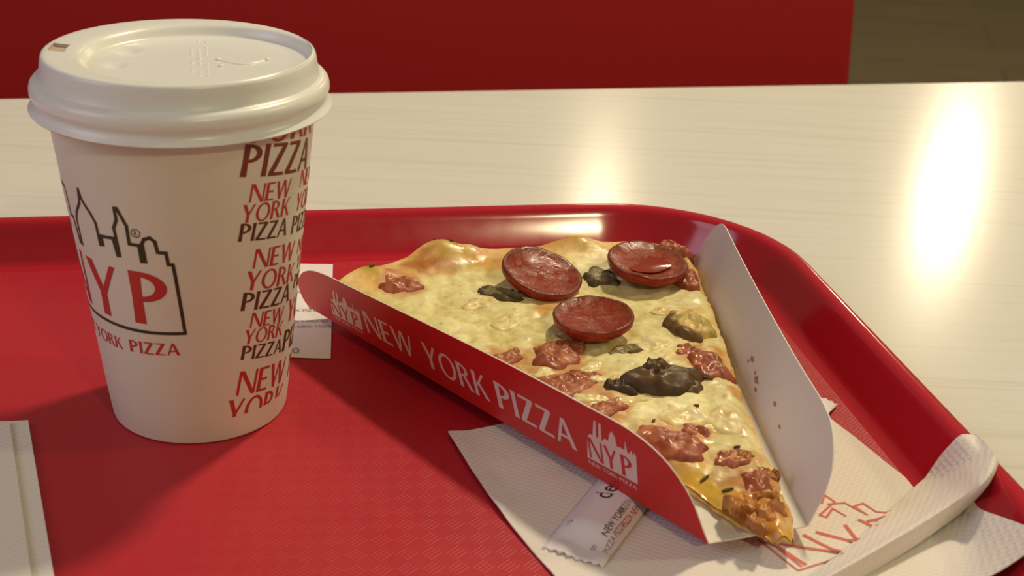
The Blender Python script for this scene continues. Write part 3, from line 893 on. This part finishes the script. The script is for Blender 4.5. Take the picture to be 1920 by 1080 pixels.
def attr_mat(name, rough, bump=0.4, bdist=0.0006, nscale=500, spec=0.5, rvar=0.12, mul=0.25):
    mt = new_mat(name, (1, 1, 1), rough, spec); b = NB(mt)
    at = b.node('ShaderNodeAttribute', attribute_name='Col').outputs[0]
    co = b.coords()
    n1 = b.noise(co, nscale, 4); n2 = b.noise(co, nscale*0.35, 3)
    shade = b.ramp(n1.outputs[0], [(0.25, (1-mul,)*3), (0.65, (1.08,)*3)])
    b.color(b.mix(1.0, at, shade, 'MULTIPLY'))
    b.rough(b.ramp(n2.outputs[0], [(0.35, (max(0.05, rough-rvar),)*3), (0.65, (rough+rvar,)*3)]))
    b.bump(n1.outputs[0], bump, bdist)
    return mt
M_cheese = attr_mat('melted_cheese', 0.34, 0.35, 0.0005, 330, 0.4, 0.16, 0.14)
M_crust = new_mat('baked_bread', (0.72, 0.45, 0.17), 0.65, 0.3)
nb = NB(M_crust)
co = nb.coords(); n1 = nb.noise(co, 140, 4)
nb.color(nb.ramp(n1.outputs[0], [(0.3, (0.50, 0.25, 0.06)), (0.5, (0.76, 0.50, 0.20)), (0.75, (0.82, 0.60, 0.30))]))
nb.bump(nb.noise(co, 600, 3).outputs[0], 0.4, 0.0005)

def paint(o, cols):
    ca = o.data.color_attributes.new('Col', 'FLOAT_COLOR', 'POINT')
    for k, c in enumerate(cols): ca.data[k].color = (c[0], c[1], c[2], 1)
# the crust is the closed body whose top lies just under the cheese
VC = [q-Vector((0, 0, 0.0006)) for q in VT]; N = len(VC)
ring_ids = [gi(i, 0) for i in range(NU+1)] + [gi(NU, j) for j in range(1, NV+1)] + [gi(i, NV) for i in range(NU-1, -1, -1)] + [gi(0, j) for j in range(NV-1, 0, -1)]
cen = Vector((0.025, 0.45, 0))
mid, bot = [], []
for k in ring_ids:
    q = VT[k]; d = Vector((cen.x-q.x, cen.y-q.y, 0)).normalized()
    bulge = 0.0012
    mid.append(Vector((q.x, q.y, 0.0065+0.45*(q.z-0.0065)))-d*bulge)
    bot.append(Vector((q.x, q.y, 0.0062))+d*0.0022)
V = VC + mid + bot
Fc = list(FT); n_r = len(ring_ids)
for k in range(n_r):
    k2 = (k+1) % n_r
    Fc.append((ring_ids[k2], ring_ids[k], N+k, N+k2)); Fc.append((N+k2, N+k, N+n_r+k, N+n_r+k2))
Fc.append(tuple(N+n_r+k for k in range(n_r)))
mesh_obj('crust', V, Fc, M_crust, slice_t)
ch = mesh_obj('cheese_topping', VT, FT, M_cheese, slice_t)
paint(ch, CT)
bpy.context.view_layer.update()
ch_tree = bvh_of([ch])
def surf(x, y):
    h = ch_tree.ray_cast(Vector((x*MM, y*MM, 0.1)), Vector((0, 0, -1)))
    return h[0].z*1000 if h[0] else 15.0

def lump(name, cx, cy, rx, ry, ang, h, seed, mat, colf, parent=slice_t, lobes=0.25, sink=0.7, wrinkle=0.6, tilt=(0, 0), sq=2.0):
    """irregular flattened piece draped on the cheese"""
    NR, NA = 12, 44
    V, cols = [], []
    ca, sa = math.cos(math.radians(ang)), math.sin(math.radians(ang))
    V.append(None); z0 = surf(cx, cy)
    for k in range(NR+1):
        for a in range(NA):
            th = math.tau*a/NA
            rr_ = k/NR
            e = 1 + lobes*(noise.noise(Vector((math.cos(th)*1.3, math.sin(th)*1.3, seed*3.1)))*1.6 + 0.35*noise.noise(Vector((math.cos(th)*4, math.sin(th)*4, seed*5.7))))
            e *= 1.0/((abs(math.cos(th))**sq+abs(math.sin(th))**sq)**(1.0/sq))
            lx_, ly_ = rx*rr_*e*math.cos(th), ry*rr_*e*math.sin(th)
            x, y = cx+ca*lx_-sa*ly_, cy+sa*lx_+ca*ly_
            edge = math.sqrt(max(0, 1-rr_**5))
            zs = 0.65*surf(x, y)+0.35*z0
            z = zs - sink + (h+sink)*edge + wrinkle*edge*(nz(x, y, 0.25, seed)+0.6*nz(x, y, 0.6, seed+1)) + tilt[0]*lx_ + tilt[1]*ly_
            V.append(mm((x, y, z))); cols.append(colf(lx_/rx, ly_/ry, x, y))
    V[0] = Vector(V[1]); cols.insert(0, cols[0])
    # faces
    Fc = []
    def g_(k, a): return 1+k*NA+a % NA
    for k in range(NR):
        for a in range(NA):
            if k == 0: Fc.append((0, g_(1, a), g_(1, a+1)))
            else: Fc.append((g_(k, a), g_(k+1, a), g_(k+1, a+1), g_(k, a+1)))
    # underside skirt
    b0 = len(V)
    for a in range(NA):
        q = V[g_(NR, a)]; V.append(q-Vector((0, 0, 0.0012))); cols.append(cols[g_(NR, a)])
    for a in range(NA): Fc.append((g_(NR, a), b0+a, b0+(a+1) % NA, g_(NR, a+1)))
    Fc.append(tuple(b0+a for a in reversed(range(NA))))
    o = mesh_obj(name, V, Fc, mat, parent)
    paint(o, cols)
    return o
M_ham = attr_mat('cooked_ham', 0.36, 0.5, 0.0006, 420, 0.35, 0.14, 0.45)
M_mush = attr_mat('cooked_mushroom', 0.42, 0.4, 0.0006, 350, 0.28, 0.12, 0.4)
M_pep = attr_mat('pepperoni_sausage', 0.32, 0.5, 0.0004, 650, 0.28, 0.16, 0.45)
def ham_c(pink, dark, seed):
    def f(a, b, x, y):
        t = 0.5+0.8*nz(x, y, 0.2, seed)
        c = Vector(pink).lerp(Vector(dark), max(0, min(1, t)))
        r = math.hypot(a, b)
        return c.lerp(Vector(dark), max(0, min(1, (r-0.75)*2)))
    return f
PK, PD = (0.52, 0.19, 0.095), (0.30, 0.055, 0.024)
for k, (x, y, rx, ry, a, h) in enumerate(HAM):
    lump('ham_piece', x, y, rx, ry, a, h, 40+k, M_ham, ham_c(PK, PD, k), lobes=0.26, wrinkle=1.5, sink=1.4, sq=3.0)
# browned crumbles at the tip
TIPC = ham_c((0.60, 0.26, 0.05), (0.36, 0.12, 0.03), 3)
for k, (x, y, r) in enumerate([(74, 347, 6), (81, 343, 6), (77, 337, 5), (70, 341, 4.5), (82, 350, 4), (83, 364, 4), (78, 372, 4)]):
    lump('browned_crumb', x, y, r, r*0.75, k*40, 0.5, 70+k, M_ham, TIPC, lobes=0.45, wrinkle=1.5, sink=1.2)
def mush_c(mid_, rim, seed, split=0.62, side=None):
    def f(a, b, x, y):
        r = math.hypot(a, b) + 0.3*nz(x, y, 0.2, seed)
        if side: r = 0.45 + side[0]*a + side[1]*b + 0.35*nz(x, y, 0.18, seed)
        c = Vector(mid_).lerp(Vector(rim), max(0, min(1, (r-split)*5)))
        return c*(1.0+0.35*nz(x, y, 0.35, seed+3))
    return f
DK = (0.125, 0.07, 0.03); GR = (0.27, 0.22, 0.11); YL = (0.58, 0.42, 0.13)
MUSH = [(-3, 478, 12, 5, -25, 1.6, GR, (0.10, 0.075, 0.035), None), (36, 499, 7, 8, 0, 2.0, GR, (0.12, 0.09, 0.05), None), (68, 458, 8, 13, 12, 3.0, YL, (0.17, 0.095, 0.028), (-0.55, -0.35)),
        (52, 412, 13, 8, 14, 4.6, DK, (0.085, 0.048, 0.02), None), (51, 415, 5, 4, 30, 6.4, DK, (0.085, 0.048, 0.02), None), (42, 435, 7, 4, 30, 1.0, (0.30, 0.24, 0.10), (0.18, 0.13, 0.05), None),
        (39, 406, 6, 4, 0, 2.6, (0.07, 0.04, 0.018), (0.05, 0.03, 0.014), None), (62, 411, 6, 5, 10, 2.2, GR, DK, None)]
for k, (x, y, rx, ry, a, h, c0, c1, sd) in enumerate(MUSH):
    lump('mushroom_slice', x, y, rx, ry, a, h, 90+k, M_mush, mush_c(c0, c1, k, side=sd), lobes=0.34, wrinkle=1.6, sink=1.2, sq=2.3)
# pale onion bits
for k, (x, y, rx, ry, a) in enumerate([(29, 421, 6, 3.5, 60), (34, 413, 8, 2.4, 15), (13, 415, 5, 3, 40), (52, 440, 7, 4, 20), (44, 400, 8, 2.2, 15), (57, 425, 6, 4, 60), (27, 399, 7, 2.4, -10), (60, 470, 6, 4, 0), (-12, 470, 8, 5, 30), (0, 455, 9, 6, 50), (60, 392, 10, 6, 10), (74, 392, 6, 8, 0), (20, 445, 7, 4, 20)]):
    lump('cheese_shred', x, y, rx, ry, a, 0.7, 120+k, M_cheese, lambda a_, b_, x_, y_: Vector((0.82, 0.72, 0.40)).lerp(Vector((0.70, 0.52, 0.20)), max(0, min(1, 0.4+nz(x_, y_, 0.3, 5)))), lobes=0.3, wrinkle=0.7)

def pepperoni(cx, cy, r, z, tx, ty, seed):
    prof = [(0.0, 0.2), (0.5, 0.2), (0.86, 0.7), (0.98, 2.6), (1.0, 4.6), (0.985, 5.3), (0.95, 5.5), (0.90, 5.2), (0.78, 4.4), (0.6, 3.8), (0.4, 3.5), (0.2, 3.4), (0.0, 3.4)]
    S = 56; V, cols = [], []
    R3 = Matrix.Rotation(math.radians(tx), 3, 'X') @ Matrix.Rotation(math.radians(ty), 3, 'Y')
    for k, (pr, pz) in enumerate(prof):
        for a in range(S):
            th = math.tau*a/S
            e = 1+0.05*noise.noise(Vector((math.cos(th)*1.2, math.sin(th)*1.2, seed)))
            zz = pz + (0.5*noise.noise(Vector((pr*3*math.cos(th), pr*3*math.sin(th), seed+9))) if k > 4 else 0) + 1.3*pr*pr*noise.noise(Vector((math.cos(th), math.sin(th), seed+4)))
            q = R3 @ Vector((r*pr*e*math.cos(th), r*pr*e*math.sin(th), zz))
            V.append(mm((cx+q.x, cy+q.y, z+q.z)))
            f = max(0, min(1, 0.5+0.9*noise.noise(Vector((pr*4*math.cos(th), pr*4*math.sin(th), seed+2)))))
            if k <= 4: c = Vector((0.33, 0.024, 0.008))
            elif k <= 7: c = Vector((0.20, 0.045, 0.022))
            else: c = Vector((0.25, 0.022, 0.008)).lerp(Vector((0.36, 0.085, 0.04)), f*0.6)
            cols.append(c)
    rings = [V[k*S:(k+1)*S] for k in range(len(prof))]
    V2_, Fc = loft(rings, True)
    o = mesh_obj('pepperoni', V2_, Fc, M_pep, slice_t)
    paint(o, cols)
    return o
pepperoni(10.5, 488.5, 16.6, 18.6, 10, 12, 1.7)
pepperoni(54.2, 501.0, 16.6, 20.0, 4, 3, 5.3)
pepperoni(30.8, 449.5, 15.2, 18.6, 2, -3, 8.1)
M_oil = new_mat('orange_oil', (0.26, 0.03, 0.008), 0.07, 0.5)
rg = []
for k in range(7):
    rr_ = k/6.0
    rg.append([mm((53.5+9.5*rr_*(1+0.12*math.sin(3*a*math.tau/40+1))*math.cos(a*math.tau/40), 499.0+9.0*rr_*math.sin(a*math.tau/40), 23.55+0.45*rr_*rr_)) for a in range(40)])
V, Fc = loft(rg, True)
mesh_obj('oil_pool', V, Fc, M_oil, slice_t)
# herb flecks
M_herb = new_mat('dried_herb', (0.10, 0.055, 0.02), 0.6)
for k, (x, y, l, a) in enumerate([(63.0, 359, 3.6, 35), (69.5, 353, 3.6, 5), (69, 347, 1.8, 60), (55, 372, 3, 80), (75, 375, 2.4, 20), (-26, 512, 2, 10), (-33, 513, 1.8, 70), (-56, 488, 2.4, 30), (44, 433, 2, 20), (70, 417, 4, -20), (64, 397, 2, 0), (49, 388, 2, 50)]):
    d = Vector((math.cos(math.radians(a)), math.sin(math.radians(a)))); w = Vector((-d.y, d.x))
    V = []
    for t, ww in ((-0.5, 0.08), (-0.15, 0.5), (0.2, 0.42), (0.5, 0.06)):
        for sgn in (-1, 1):
            q = Vector((x, y))+d*l*t+w*ww*sgn*0.8
            V.append(mm((q.x, q.y, surf(q.x, q.y)+0.9)))
    N = len(V); V += [q-Vector((0, 0, 0.0008)) for q in V]
    Fc = []
    for s in range(3):
        a0 = s*2
        Fc += [(a0, a0+2, a0+3, a0+1), (N+a0, N+a0+1, N+a0+3, N+a0+2), (a0, N+a0, N+a0+2, a0+2), (a0+1, a0+3, N+a0+3, N+a0+1)]
    Fc += [(0, 1, N+1, N), (6, N+6, N+7, 7)]
    mesh_obj('herb_fleck', V, Fc, M_herb, slice_t, False)
